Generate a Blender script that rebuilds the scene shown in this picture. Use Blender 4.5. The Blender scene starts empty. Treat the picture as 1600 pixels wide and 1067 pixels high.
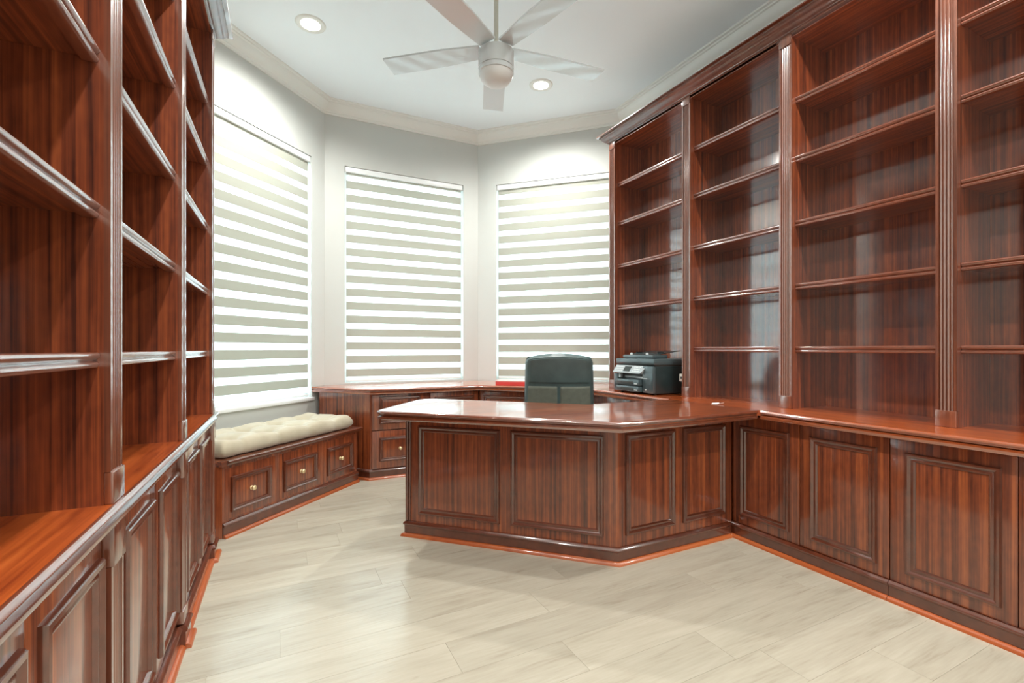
import bpy, bmesh, math, random
from math import pi, sin, cos, tan, atan, atan2, radians, sqrt
from mathutils import Vector, Matrix
random.seed(7)
S = bpy.context.scene
COL = S.collection

# ------------------------------------------------------------------ camera
F_PX, VX, YH, EYE = 738.0, 430.0, 545.0, 1.09
YAW = atan((800 - VX) / F_PX)
cd = bpy.data.cameras.new('camera')
cam = bpy.data.objects.new('camera', cd)
COL.objects.link(cam)
cam.location = (0, 0, EYE)
cam.rotation_euler = (pi / 2, 0, -YAW)
cd.sensor_width = 36.0
cd.lens = 36.0 * F_PX / 1600.0
cd.shift_y = (YH - 533.5) / 1600.0
cd.clip_start = 0.02
S.camera = cam

# ------------------------------------------------------------------ sky, daylight, exposure
world = bpy.data.worlds.new('overcast_sky')
S.world = world
world.use_nodes = True
wn = world.node_tree
wn.nodes.clear()
wo = wn.nodes.new('ShaderNodeOutputWorld')
bg = wn.nodes.new('ShaderNodeBackground')
bg.inputs[0].default_value = (0.80, 0.93, 1.0, 1)
bg.inputs[1].default_value = 7.4
wn.links.new(bg.outputs[0], wo.inputs[0])
S.view_settings.view_transform = 'Standard'
S.view_settings.look = 'None'
S.view_settings.exposure = 0.40
S.view_settings.gamma = 1.0
S.view_settings.use_curve_mapping = False
LAMP_W = 112.0
LAMP_COL = (1.0, 0.985, 0.94)

# ------------------------------------------------------------------ materials
def newmat(name):
    m = bpy.data.materials.new(name)
    m.use_nodes = True
    nt = m.node_tree
    return m, nt, nt.nodes['Principled BSDF']

def plain(name, col, rough=0.5, metal=0.0, spec=0.5, coat=0.0, coat_rough=0.1, noise=0.0, nscale=8.0, bump=0.0, bscale=60.0):
    m, nt, b = newmat(name)
    b.inputs['Base Color'].default_value = (*col, 1)
    b.inputs['Roughness'].default_value = rough
    b.inputs['Metallic'].default_value = metal
    b.inputs['Specular IOR Level'].default_value = spec
    b.inputs['Coat Weight'].default_value = coat
    b.inputs['Coat Roughness'].default_value = coat_rough
    tc = nt.nodes.new('ShaderNodeTexCoord')
    if noise > 0:
        n = nt.nodes.new('ShaderNodeTexNoise')
        n.inputs['Scale'].default_value = nscale
        n.inputs['Detail'].default_value = 3
        nt.links.new(tc.outputs['Object'], n.inputs['Vector'])
        r = nt.nodes.new('ShaderNodeValToRGB')
        r.color_ramp.elements[0].position = 0.3
        r.color_ramp.elements[1].position = 0.7
        r.color_ramp.elements[0].color = (*[c * (1 - noise) for c in col], 1)
        r.color_ramp.elements[1].color = (*[min(1, c * (1 + noise)) for c in col], 1)
        nt.links.new(n.outputs['Fac'], r.inputs[0])
        nt.links.new(r.outputs[0], b.inputs['Base Color'])
    if bump > 0:
        n2 = nt.nodes.new('ShaderNodeTexNoise')
        n2.inputs['Scale'].default_value = bscale
        nt.links.new(tc.outputs['Object'], n2.inputs['Vector'])
        bp = nt.nodes.new('ShaderNodeBump')
        bp.inputs['Strength'].default_value = bump
        bp.inputs['Distance'].default_value = 0.004
        nt.links.new(n2.outputs['Fac'], bp.inputs['Height'])
        nt.links.new(bp.outputs[0], b.inputs['Normal'])
    return m

def wood(name, axis, dark, mid, light, rough=0.34, coat=1.0, coat_rough=0.11, across=60.0, contrast=1.0, ior=2.2):
    """ribbon-striped mahogany, the grain running along the given local axis"""
    m, nt, b = newmat(name)
    N, L = nt.nodes, nt.links
    tc = N.new('ShaderNodeTexCoord')
    oi = N.new('ShaderNodeObjectInfo')
    mul = N.new('ShaderNodeMath'); mul.operation = 'MULTIPLY'; mul.inputs[1].default_value = 37.0
    L.new(oi.outputs['Random'], mul.inputs[0])
    add = N.new('ShaderNodeVectorMath'); add.operation = 'ADD'
    L.new(tc.outputs['Object'], add.inputs[0]); L.new(mul.outputs[0], add.inputs[1])
    def layer(sa, sl, detail, rough_, dist=0.0):
        mp = N.new('ShaderNodeMapping')
        sc = [sa, sa, sa]; sc[axis] = sl
        mp.inputs['Scale'].default_value = sc
        L.new(add.outputs[0], mp.inputs['Vector'])
        n = N.new('ShaderNodeTexNoise')
        n.inputs['Scale'].default_value = 1.0
        n.inputs['Detail'].default_value = detail
        n.inputs['Roughness'].default_value = rough_
        n.inputs['Distortion'].default_value = dist
        L.new(mp.outputs[0], n.inputs['Vector'])
        return n.outputs['Fac']
    stripe = layer(across, 0.55, 2.0, 0.55, 0.15)
    fine = layer(across * 3.6, 3.0, 3.0, 0.6)
    flame = layer(across * 0.9, across * 0.35, 1.0, 0.5)
    mx = N.new('ShaderNodeMix'); mx.data_type = 'FLOAT'; mx.inputs['Factor'].default_value = 0.38
    L.new(stripe, mx.inputs['A']); L.new(fine, mx.inputs['B'])
    mx2 = N.new('ShaderNodeMix'); mx2.data_type = 'FLOAT'; mx2.inputs['Factor'].default_value = 0.12
    L.new(mx.outputs['Result'], mx2.inputs['A']); L.new(flame, mx2.inputs['B'])
    r = N.new('ShaderNodeValToRGB')
    e = r.color_ramp.elements
    e[0].position = 0.5 - 0.15 * contrast; e[0].color = (*dark, 1)
    e[1].position = 0.5 + 0.17 * contrast; e[1].color = (*light, 1)
    k = e.new(0.5); k.color = (*mid, 1)
    L.new(mx2.outputs['Result'], r.inputs[0])
    L.new(r.outputs[0], b.inputs['Base Color'])
    b.inputs['Roughness'].default_value = rough
    b.inputs['Coat Weight'].default_value = coat
    b.inputs['Coat Roughness'].default_value = coat_rough
    b.inputs['Coat IOR'].default_value = ior
    bp = N.new('ShaderNodeBump'); bp.inputs['Strength'].default_value = 0.02; bp.inputs['Distance'].default_value = 0.002
    L.new(fine, bp.inputs['Height']); L.new(bp.outputs[0], b.inputs['Normal'])
    return m

WD, WM, WL = (0.055, 0.0115, 0.0055), (0.205, 0.044, 0.0145), (0.41, 0.102, 0.028)
wood_z = wood('mahogany_vertical_grain', 2, WD, WM, WL)
wood_door = wood('mahogany_door_veneer', 2, (0.065, 0.0135, 0.006), (0.215, 0.047, 0.0155), (0.42, 0.108, 0.030), ior=1.6)
wood_x = wood('mahogany_lengthwise_grain', 0, WD, WM, WL)
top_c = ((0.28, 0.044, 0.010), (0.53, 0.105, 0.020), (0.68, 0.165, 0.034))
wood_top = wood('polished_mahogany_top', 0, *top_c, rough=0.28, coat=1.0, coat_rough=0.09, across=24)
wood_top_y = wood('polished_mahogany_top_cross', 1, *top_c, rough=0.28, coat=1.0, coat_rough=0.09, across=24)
wood_trim = plain('dark_mahogany_moulding', (0.115, 0.026, 0.010), 0.32, coat=1.0, coat_rough=0.10, noise=0.25, nscale=25)
wood_edge = plain('mahogany_shelf_nosing', (0.17, 0.040, 0.0155), 0.32, coat=1.0, coat_rough=0.10, noise=0.2, nscale=25)
wood_lip = plain('polished_mahogany_edge', (0.33, 0.070, 0.018), 0.28, coat=1.0, coat_rough=0.09, noise=0.15, nscale=25)
for _m, _i in ((wood_trim, 1.7), (wood_edge, 2.2), (wood_lip, 2.2)): _m.node_tree.nodes['Principled BSDF'].inputs['Coat IOR'].default_value = _i
wood_reed = wood('mahogany_reeded_pilaster', 2, (0.085, 0.024, 0.012), (0.165, 0.047, 0.022), (0.25, 0.075, 0.034), coat_rough=0.14)
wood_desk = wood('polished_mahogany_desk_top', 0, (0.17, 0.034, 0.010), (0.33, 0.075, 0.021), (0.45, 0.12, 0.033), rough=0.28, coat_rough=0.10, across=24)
wood_shoe = wood('orange_stained_shoe_moulding', 0, (0.33, 0.066, 0.016), (0.43, 0.096, 0.023), (0.52, 0.13, 0.032), rough=0.4, coat=0.3, across=14)
m_wall = plain('warm_white_wall_paint', (0.575, 0.595, 0.57), 0.6, noise=0.012, nscale=3, bump=0.05, bscale=180)
m_ceil = plain('white_ceiling_paint', (0.82, 0.89, 0.92), 0.75, noise=0.01, nscale=2)
m_crown = plain('white_gloss_trim_paint', (0.76, 0.78, 0.745), 0.4)
m_frame = plain('white_window_frame', (0.84, 0.87, 0.87), 0.35)
m_white = plain('white_fan_enamel', (0.62, 0.67, 0.69), 0.2, coat=1.0, coat_rough=0.06)
m_steel = plain('warm_grey_fan_rod', (0.60, 0.60, 0.52), 0.35)
m_line = plain('dark_seam', (0.05, 0.05, 0.045), 0.6)
m_brass = plain('pale_polished_brass', (0.86, 0.70, 0.42), 0.38, metal=0.8)
m_black = plain('black_printer_plastic', (0.016, 0.032, 0.034), 0.3, spec=0.6, coat=0.3)
m_black2 = plain('satin_black_plastic_painted_reflection', (0.060, 0.090, 0.098), 0.28, spec=0.6, coat=0.5)  # window reflection put into the colour as a lighter bluish black
m_panel = plain('grey_control_panel', (0.35, 0.38, 0.39), 0.25, coat=0.5)
m_screen = plain('dark_display_glass', (0.02, 0.03, 0.03), 0.08)
m_light = plain('pale_grey_plastic', (0.62, 0.66, 0.66), 0.35)
m_leather = plain('dark_grey_green_leather', (0.062, 0.100, 0.100), 0.40, spec=0.55, noise=0.12, nscale=14, bump=0.25, bscale=260)
m_leather2 = plain('olive_grey_mesh_fabric', (0.135, 0.152, 0.122), 0.55, noise=0.12, nscale=30, bump=0.3, bscale=420)
m_plastic = plain('black_chair_plastic', (0.02, 0.022, 0.023), 0.4)
m_red = plain('red_box_card', (0.62, 0.055, 0.05), 0.45)
m_redtop = plain('pale_pink_box_lid', (0.86, 0.52, 0.48), 0.4)
m_paper = plain('white_paper', (0.85, 0.83, 0.78), 0.6)
m_outlet = plain('ivory_plastic', (0.66, 0.64, 0.57), 0.4)
m_shadowgap = plain('dark_joint', (0.012, 0.005, 0.003), 0.8)
m_joint = plain('floor_joint_filler', (0.40, 0.36, 0.285), 0.7)
m_ground = plain('pale_patio_paving', (0.50, 0.52, 0.47), 0.9, noise=0.1, nscale=2)
m_leaf = plain('hedge_leaves', (0.14, 0.27, 0.17), 0.6, noise=0.35, nscale=6)

def cushion_mat():
    m, nt, b = newmat('cream_suede_fabric')
    b.inputs['Roughness'].default_value = 0.85
    b.inputs['Sheen Weight'].default_value = 0.4
    tc = nt.nodes.new('ShaderNodeTexCoord')
    n = nt.nodes.new('ShaderNodeTexNoise'); n.inputs['Scale'].default_value = 9; n.inputs['Detail'].default_value = 4
    nt.links.new(tc.outputs['Object'], n.inputs['Vector'])
    r = nt.nodes.new('ShaderNodeValToRGB')
    r.color_ramp.elements[0].position = 0.3; r.color_ramp.elements[0].color = (0.43, 0.375, 0.265, 1)
    r.color_ramp.elements[1].position = 0.7; r.color_ramp.elements[1].color = (0.54, 0.485, 0.36, 1)
    nt.links.new(n.outputs['Fac'], r.inputs[0]); nt.links.new(r.outputs[0], b.inputs['Base Color'])
    n2 = nt.nodes.new('ShaderNodeTexNoise'); n2.inputs['Scale'].default_value = 500
    nt.links.new(tc.outputs['Object'], n2.inputs['Vector'])
    bp = nt.nodes.new('ShaderNodeBump'); bp.inputs['Strength'].default_value = 0.15; bp.inputs['Distance'].default_value = 0.002
    nt.links.new(n2.outputs['Fac'], bp.inputs['Height']); nt.links.new(bp.outputs[0], b.inputs['Normal'])
    return m
m_cushion = cushion_mat()

def floor_mat():
    m, nt, b = newmat('pale_oak_vinyl_plank')
    N, L = nt.nodes, nt.links
    tc = N.new('ShaderNodeTexCoord'); oi = N.new('ShaderNodeObjectInfo')
    mul = N.new('ShaderNodeMath'); mul.operation = 'MULTIPLY'; mul.inputs[1].default_value = 53.0
    L.new(oi.outputs['Random'], mul.inputs[0])
    add = N.new('ShaderNodeVectorMath'); add.operation = 'ADD'
    L.new(tc.outputs['Object'], add.inputs[0]); L.new(mul.outputs[0], add.inputs[1])
    def layer(sx, sy, detail, dist=0.0):
        mp = N.new('ShaderNodeMapping'); mp.inputs['Scale'].default_value = (sx, sy, 1)
        L.new(add.outputs[0], mp.inputs['Vector'])
        n = N.new('ShaderNodeTexNoise'); n.inputs['Scale'].default_value = 1; n.inputs['Detail'].default_value = detail
        n.inputs['Distortion'].default_value = dist
        L.new(mp.outputs[0], n.inputs['Vector']); return n.outputs['Fac']
    a = layer(2.2, 16, 4, 0.7)
    f = layer(9, 120, 3)
    mx = N.new('ShaderNodeMix'); mx.data_type = 'FLOAT'; mx.inputs['Factor'].default_value = 0.35
    L.new(a, mx.inputs['A']); L.new(f, mx.inputs['B'])
    r = N.new('ShaderNodeValToRGB'); e = r.color_ramp.elements
    e[0].position = 0.30; e[0].color = (0.39, 0.35, 0.27, 1)
    e[1].position = 0.66; e[1].color = (0.54, 0.50, 0.405, 1)
    k = e.new(0.44); k.color = (0.475, 0.435, 0.345, 1)
    L.new(mx.outputs['Result'], r.inputs[0])
    # small dark knots
    kn = layer(3.0, 11, 2, 1.2)
    kr = N.new('ShaderNodeValToRGB'); kr.color_ramp.elements[0].position = 0.715; kr.color_ramp.elements[0].color = (1, 1, 1, 1)
    kr.color_ramp.elements[1].position = 0.80; kr.color_ramp.elements[1].color = (0.52, 0.48, 0.42, 1)
    L.new(kn, kr.inputs[0])
    mm = N.new('ShaderNodeMix'); mm.data_type = 'RGBA'; mm.blend_type = 'MULTIPLY'; mm.inputs['Factor'].default_value = 0.5
    L.new(r.outputs[0], mm.inputs['A']); L.new(kr.outputs[0], mm.inputs['B'])
    hv = N.new('ShaderNodeHueSaturation')
    mr = N.new('ShaderNodeMapRange'); mr.inputs['To Min'].default_value = 0.94; mr.inputs['To Max'].default_value = 1.05
    L.new(oi.outputs['Random'], mr.inputs['Value']); L.new(mr.outputs[0], hv.inputs['Value'])
    L.new(mm.outputs['Result'], hv.inputs['Color'])
    L.new(hv.outputs[0], b.inputs['Base Color'])
    b.inputs['Roughness'].default_value = 0.22
    b.inputs['Specular IOR Level'].default_value = 0.9
    bp = N.new('ShaderNodeBump'); bp.inputs['Strength'].default_value = 0.05; bp.inputs['Distance'].default_value = 0.002
    L.new(f, bp.inputs['Height']); L.new(bp.outputs[0], b.inputs['Normal'])
    return m
m_plank = floor_mat()

def cloth(name, col, trans_col, fac_trans, transp, weave=0.0):
    m = bpy.data.materials.new(name); m.use_nodes = True
    nt = m.node_tree; N, L = nt.nodes, nt.links; N.clear()
    out = N.new('ShaderNodeOutputMaterial')
    d = N.new('ShaderNodeBsdfDiffuse'); d.inputs[0].default_value = (*col, 1)
    t = N.new('ShaderNodeBsdfTranslucent'); t.inputs[0].default_value = (*trans_col, 1)
    mx = N.new('ShaderNodeMixShader'); mx.inputs[0].default_value = fac_trans
    L.new(d.outputs[0], mx.inputs[1]); L.new(t.outputs[0], mx.inputs[2])
    last = mx
    if transp > 0:
        tr = N.new('ShaderNodeBsdfTransparent')
        m2 = N.new('ShaderNodeMixShader'); m2.inputs[0].default_value = transp
        L.new(mx.outputs[0], m2.inputs[1]); L.new(tr.outputs[0], m2.inputs[2])
        last = m2
    L.new(last.outputs[0], out.inputs[0])
    return m
m_band = cloth('beige_blind_fabric', (0.47, 0.47, 0.41), (0.58, 0.61, 0.55), 0.21, 0.0)
m_sheer = cloth('white_sheer_voile', (0.82, 0.84, 0.84), (0.76, 0.84, 0.88), 0.50, 0.13)

def glass_mat():
    m = bpy.data.materials.new('window_glass'); m.use_nodes = True
    nt = m.node_tree; N, L = nt.nodes, nt.links; N.clear()
    out = N.new('ShaderNodeOutputMaterial')
    tr = N.new('ShaderNodeBsdfTransparent'); tr.inputs[0].default_value = (0.93, 0.97, 0.96, 1)
    g = N.new('ShaderNodeBsdfGlossy'); g.inputs['Roughness'].default_value = 0.02
    mx = N.new('ShaderNodeMixShader'); mx.inputs[0].default_value = 0.06
    L.new(tr.outputs[0], mx.inputs[1]); L.new(g.outputs[0], mx.inputs[2]); L.new(mx.outputs[0], out.inputs[0])
    return m
m_glass = glass_mat()

def glow(name, col, strength):
    m = bpy.data.materials.new(name); m.use_nodes = True
    nt = m.node_tree; N, L = nt.nodes, nt.links; N.clear()
    out = N.new('ShaderNodeOutputMaterial'); e = N.new('ShaderNodeEmission')
    e.inputs[0].default_value = (*col, 1); e.inputs[1].default_value = strength
    L.new(e.outputs[0], out.inputs[0]); return m
m_glow = glow('lit_downlight_lens', (1.0, 0.93, 0.80), 9.0)

def frosted():
    m, nt, b = newmat('frosted_opal_glass')
    b.inputs['Base Color'].default_value = (0.70, 0.71, 0.70, 1)
    b.inputs['Roughness'].default_value = 0.45
    b.inputs['Subsurface Weight'].default_value = 0.0
    return m
m_opal = frosted()

# ------------------------------------------------------------------ mesh builder
class MB:
    def __init__(s):
        s.v, s.f = [], []
    def add(s, vs, fs):
        o = len(s.v)
        s.v += [tuple(p) for p in vs]
        s.f += [tuple(i + o for i in f) for f in fs]
        return s
    def box(s, x0, x1, y0, y1, z0, z1):
        return s.add([(x0, y0, z0), (x1, y0, z0), (x1, y1, z0), (x0, y1, z0), (x0, y0, z1), (x1, y0, z1), (x1, y1, z1), (x0, y1, z1)],
                     [(0, 3, 2, 1), (4, 5, 6, 7), (0, 1, 5, 4), (1, 2, 6, 5), (2, 3, 7, 6), (3, 0, 4, 7)])
    def bbox(s, x0, x1, y0, y1, z0, z1, b=0.003):
        """box with all edges chamfered"""
        bm = bmesh.new()
        bmesh.ops.create_cube(bm, size=1)
        for v in bm.verts:
            v.co = Vector((x0 + (v.co.x + .5) * (x1 - x0), y0 + (v.co.y + .5) * (y1 - y0), z0 + (v.co.z + .5) * (z1 - z0)))
        bmesh.ops.bevel(bm, geom=list(bm.edges), offset=b, segments=2, affect='EDGES', profile=0.5)
        bm.verts.index_update()
        s.add([v.co for v in bm.verts], [tuple(v.index for v in f.verts) for f in bm.faces])
        bm.free(); return s
    def prism(s, poly, z0, z1):
        n = len(poly)
        vs = [(x, y, z0) for x, y in poly] + [(x, y, z1) for x, y in poly]
        fs = [tuple(range(n - 1, -1, -1)), tuple(range(n, 2 * n))] + [(i, (i + 1) % n, n + (i + 1) % n, n + i) for i in range(n)]
        return s.add(vs, fs)
    def sweep(s, prof, path, closed=False, z=0.0):
        """profile (out, z) carried along a plan path; out is to the right of the heading; mitred corners"""
        n = len(path); rings = []
        for i in range(n):
            p = Vector(path[i])
            def nrm(a, b):
                d = (Vector(b) - Vector(a)).normalized(); return Vector((d.y, -d.x))
            if closed or 0 < i < n - 1:
                n1 = nrm(path[i - 1], path[i]); n2 = nrm(path[i], path[(i + 1) % n])
                m = (n1 + n2) / max(0.2, 1 + n1.dot(n2))
            elif i == 0: m = nrm(path[0], path[1])
            else: m = nrm(path[-2], path[-1])
            rings.append([(p.x + m.x * o, p.y + m.y * o, z + h) for o, h in prof])
        k = len(prof); vs = [q for r in rings for q in r]; fs = []
        segs = n if closed else n - 1
        for i in range(segs):
            a, b = i * k, ((i + 1) % n) * k
            for j in range(k):
                jj = (j + 1) % k
                fs.append((a + j, b + j, b + jj, a + jj))
        if not closed:
            fs.append(tuple(range(k))); fs.append(tuple(range((n - 1) * k + k - 1, (n - 1) * k - 1, -1)))
        return s.add(vs, fs)
    def frame(s, x0, x1, z0, z1, y, prof):
        """mitred rectangular moulding on a face at local y (front is -y); profile (inset, proud)"""
        vs, fs = [], []
        k = len(prof)
        for i, p in prof:
            vs += [(x0 + i, y - p, z0 + i), (x1 - i, y - p, z0 + i), (x1 - i, y - p, z1 - i), (x0 + i, y - p, z1 - i)]
        for a in range(k):
            b = (a + 1) % k
            for c in range(4):
                d = (c + 1) % 4
                fs.append((a * 4 + c, a * 4 + d, b * 4 + d, b * 4 + c))
        return s.add(vs, fs)
    def lathe(s, prof, c=(0, 0, 0), seg=32):
        vs, fs = [], []
        k = len(prof)
        for i in range(seg):
            a = 2 * pi * i / seg
            vs += [(c[0] + r * cos(a), c[1] + r * sin(a), c[2] + z) for r, z in prof]
        for i in range(seg):
            j = (i + 1) % seg
            for q in range(k - 1):
                fs.append((i * k + q, j * k + q, j * k + q + 1, i * k + q + 1))
        if prof[0][0] > 1e-6: fs.append(tuple(i * k for i in range(seg - 1, -1, -1)))
        if prof[-1][0] > 1e-6: fs.append(tuple(i * k + k - 1 for i in range(seg)))
        return s.add(vs, fs)
    def tube(s, pts, r, seg=10):
        vs, fs = [], []
        n = len(pts)
        for i, p in enumerate(pts):
            p = Vector(p)
            d = (Vector(pts[min(i + 1, n - 1)]) - Vector(pts[max(i - 1, 0)])).normalized()
            u = d.cross(Vector((0, 0, 1)))
            if u.length < 1e-3: u = Vector((1, 0, 0))
            u.normalize(); w = d.cross(u)
            rr = r[i] if isinstance(r, (list, tuple)) else r
            for j in range(seg):
                a = 2 * pi * j / seg
                vs.append(p + u * cos(a) * rr + w * sin(a) * rr)
        for i in range(n - 1):
            for j in range(seg):
                k = (j + 1) % seg
                fs.append((i * seg + j, i * seg + k, (i + 1) * seg + k, (i + 1) * seg + j))
        fs.append(tuple(range(seg))); fs.append(tuple((n - 1) * seg + j for j in range(seg)))
        return s.add(vs, fs)
    def build(s, name, mat, parent=None, smooth=35, loc=None, mats=None):
        me = bpy.data.meshes.new(name)
        me.from_pydata(s.v, [], s.f)
        bm = bmesh.new(); bm.from_mesh(me)
        bmesh.ops.remove_doubles(bm, verts=bm.verts, dist=1e-6)
        bmesh.ops.recalc_face_normals(bm, faces=bm.faces)
        bm.to_mesh(me); bm.free()
        me.materials.append(mat)
        if smooth:
            me.shade_smooth(); me.set_sharp_from_angle(angle=radians(smooth))
        o = bpy.data.objects.new(name, me)
        COL.objects.link(o)
        if parent is not None: o.parent = parent
        if loc is not None: o.location = loc
        return o

def tag(o, label=None, cat=None, group=None, kind=None):
    if label: o['label'] = label
    if cat: o['category'] = cat
    if group: o['group'] = group
    if kind: o['kind'] = kind
    return o

def thing(name, label, cat, loc=(0, 0, 0), rz=0.0, group=None):
    o = bpy.data.objects.new(name, None); COL.objects.link(o)
    o.location = loc; o.rotation_euler = (0, 0, rz)
    o.empty_display_size = 0.1
    return tag(o, label, cat, group)

def struct(o):
    o['kind'] = 'structure'; return o

# shared profiles ---------------------------------------------------
EDGE = [(-0.012, 0.0), (-0.006, 0.0), (0.0, -0.004), (0.002, -0.010), (-0.002, -0.016), (-0.010, -0.019), (-0.013, -0.026),
        (-0.008, -0.031), (-0.003, -0.033), (-0.003, -0.041), (-0.008, -0.047), (-0.012, -0.047)]
PANEL = [(0.0, 0.0), (0.0, 0.007), (0.004, 0.013), (0.011, 0.0145), (0.017, 0.011), (0.021, 0.006), (0.026, 0.0085), (0.031, 0.008), (0.035, 0.003), (0.037, 0.0)]
PANEL_S = [(i * 0.8, p * 0.9) for i, p in PANEL]
PLINTH = [(-0.01, 0.0), (0.010, 0.0), (0.010, 0.062), (0.015, 0.066), (0.017, 0.073), (0.013, 0.080), (0.006, 0.086), (-0.01, 0.086)]
SHOE = [(0.008, 0.0), (0.028, 0.0), (0.027, 0.007), (0.023, 0.014), (0.016, 0.0185), (0.008, 0.019)]
NOSE = [(0.03, 0.0), (0.004, 0.0), (0.0, -0.004), (0.0, -0.009), (0.004, -0.014), (0.009, -0.017), (0.008, -0.020), (0.003, -0.022),
        (0.0015, -0.026), (0.004, -0.032), (0.010, -0.034), (0.03, -0.034)]   # (depth, z)
CROWN_W = [(0.0, 0.0), (0.0, 0.012), (0.006, 0.018), (0.010, 0.018), (0.012, 0.024), (0.026, 0.032), (0.040, 0.046), (0.050, 0.060), (0.060, 0.066),
           (0.062, 0.074), (0.080, 0.078), (0.080, 0.084), (0.0, 0.084)]

def edge_xz(mb, x0, x1, y, z, prof):
    """profile (depth, z) extruded along local x"""
    k = len(prof)
    vs = [(x0, y + d, z + h) for d, h in prof] + [(x1, y + d, z + h) for d, h in prof]
    fs = [(j, (j + 1) % k, k + (j + 1) % k, k + j) for j in range(k)] + [tuple(range(k)), tuple(range(2 * k - 1, k - 1, -1))]
    return mb.add(vs, fs)

# ------------------------------------------------------------------ room shell
H = 3.34
ROOM = [(-0.72, -1.6), (-0.72, 3.48), (0.40, 4.60), (1.907, 4.60), (2.95, 3.557), (2.95, -1.6)]
T = 0.15

floor = struct(MB().box(-1.3, 3.5, -1.7, 5.2, -0.12, -0.0015).build('floor', m_joint, smooth=0))
struct(MB().box(-1.3, 3.5, -1.7, 5.2, H, H + 0.1).build('ceiling', m_ceil, smooth=0))

PW, PL = 0.182, 1.22
row = 0
y = -1.6
while y < 4.62:
    off = random.uniform(0, PL)
    if y + PW <= 3.48: xa, xb = -0.72, 2.95
    else: xa, xb = max(-0.72, y - 4.2 - 0.15), min(2.95, 6.507 - y + 0.15)
    x = xa - off
    while x < xb:
        a, b = max(x, xa), min(x + PL, xb)
        if b - a > 0.03:
            g = 0.00025
            m = MB().add([(a + g, y + g, -0.0015), (b - g, y + g, -0.0015), (b - g, y + PW - g, -0.004), (a + g, y + PW - g, -0.0015),
                          (a + g + .0003, y + g + .0003, 0), (b - g - .0003, y + g + .0003, 0), (b - g - .0003, y + PW - g - .0003, 0), (a + g + .0003, y + PW - g - .0003, 0)],
                         [(4, 5, 6, 7), (0, 1, 5, 4), (1, 2, 6, 5), (2, 3, 7, 6), (3, 0, 4, 7)])
            m.build('plank', m_plank, floor, smooth=0)
        x += PL
    y += PW

def wall_with_opening(name, loc, rz, length, ops, ext=(0.0, 0.0)):
    """wall in its own frame: x along, front at y=0, thickness behind; ops = (x0, x1, z0, z1) openings"""
    mb = MB()
    if not ops:
        mb.box(-ext[0], length + ext[1], 0, T, 0, H)
    else:
        x0, x1, z0, z1 = ops
        mb.box(-ext[0], x0, 0, T, 0, H); mb.box(x1, length + ext[1], 0, T, 0, H)
        mb.box(x0, x1, 0, T, z1, H)
        if z0 > 0: mb.box(x0, x1, 0, T, 0, z0)
    o = struct(mb.build(name, m_wall, smooth=0))
    o.location = loc; o.rotation_euler = (0, 0, rz)
    return o

WINS = [((-0.72, 3.48), pi / 4, 1.584, (0.225, 1.423, 0.668, 2.775), 'left'),
        ((0.40, 4.60), 0.0, 1.507, (0.175, 1.343, 0.775, 2.785), 'middle'),
        ((1.907, 4.60), -pi / 4, 1.475, (0.202, 1.372, 0.775, 2.79), 'right')]
wall_with_opening('wall_left', (-0.72, -1.6, 0), pi / 2, 5.08, None, (0.15, 0.0))
wall_with_opening('wall_right', (2.95, 3.557, 0), -pi / 2, 5.157, None, (0.0, 0.15))
wall_with_opening('wall_back', (2.95, -1.6, 0), pi, 3.67, (1.0, 2.7, 0.0, 2.45))
for (wx, wy), rz, ln, op, side in WINS:
    wall_with_opening('wall_bay_' + side, (wx, wy, 0), rz, ln, op, (0.062, 0.062))

# white ceiling cornice, one run per wall
CC = [(0.0, -0.115), (0.012, -0.115), (0.014, -0.104), (0.022, -0.100), (0.024, -0.090), (0.040, -0.078), (0.056, -0.060), (0.066, -0.042), (0.070, -0.030),
      (0.082, -0.026), (0.084, -0.016), (0.100, -0.012), (0.102, 0.0), (0.0, 0.0)]
CENT = (1.1, 1.5)
for i in range(len(ROOM)):
    # mitred run along each wall: build whole ring, keep one segment
    n = len(ROOM)
    a0, a, b, b0 = ROOM[i - 1], ROOM[i], ROOM[(i + 1) % n], ROOM[(i + 2) % n]
    full = MB().sweep(CC, [a0, a, b, b0], z=H)
    k = len(CC)
    vs = full.v[k:3 * k]
    fs = [(j, (j + 1) % k, k + (j + 1) % k, k + j) for j in range(k)] + [tuple(range(k)), tuple(range(2 * k - 1, k - 1, -1))]
    struct(MB().add(vs, fs).build('trim_%d' % (i + 1), m_crown))

# windows -----------------------------------------------------------
for wi, ((wx, wy), rz, ln, (x0, x1, z0, z1), side) in enumerate(WINS):
    w = bpy.data.objects.new('window_%d' % (wi + 1), None); COL.objects.link(w)
    w.location = (wx, wy, 0); w.rotation_euler = (0, 0, rz); w['kind'] = 'structure'
    f = MB(); ya, yb = 0.075, 0.125; fw = 0.04
    f.box(x0, x0 + fw, ya, yb, z0, z1).box(x1 - fw, x1, ya, yb, z0, z1)
    f.box(x0 + fw, x1 - fw, ya, yb, z0, z0 + fw).box(x0 + fw, x1 - fw, ya, yb, z1 - fw, z1)
    f.build('window_frame', m_frame, w, smooth=0)
    zt = z0 + (z1 - z0) * 0.70
    MB().box(x0 + fw, x1 - fw, ya + 0.005, yb - 0.005, zt - 0.022, zt + 0.022).build('transom_bar', m_frame, w, smooth=0)
    for za, zb in ((z0 + fw, zt - 0.022), (zt + 0.022, z1 - fw)):
        MB().box(x0 + fw, x1 - fw, 0.097, 0.103, za, zb).build('pane', m_glass, w, smooth=0)
    if wi == 0:
        MB().bbox(x0 - 0.01, x1 + 0.012, -0.022, 0.075, z0 - 0.028, z0 + 0.001, 0.004).build('window_sill', m_frame, w)

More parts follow.
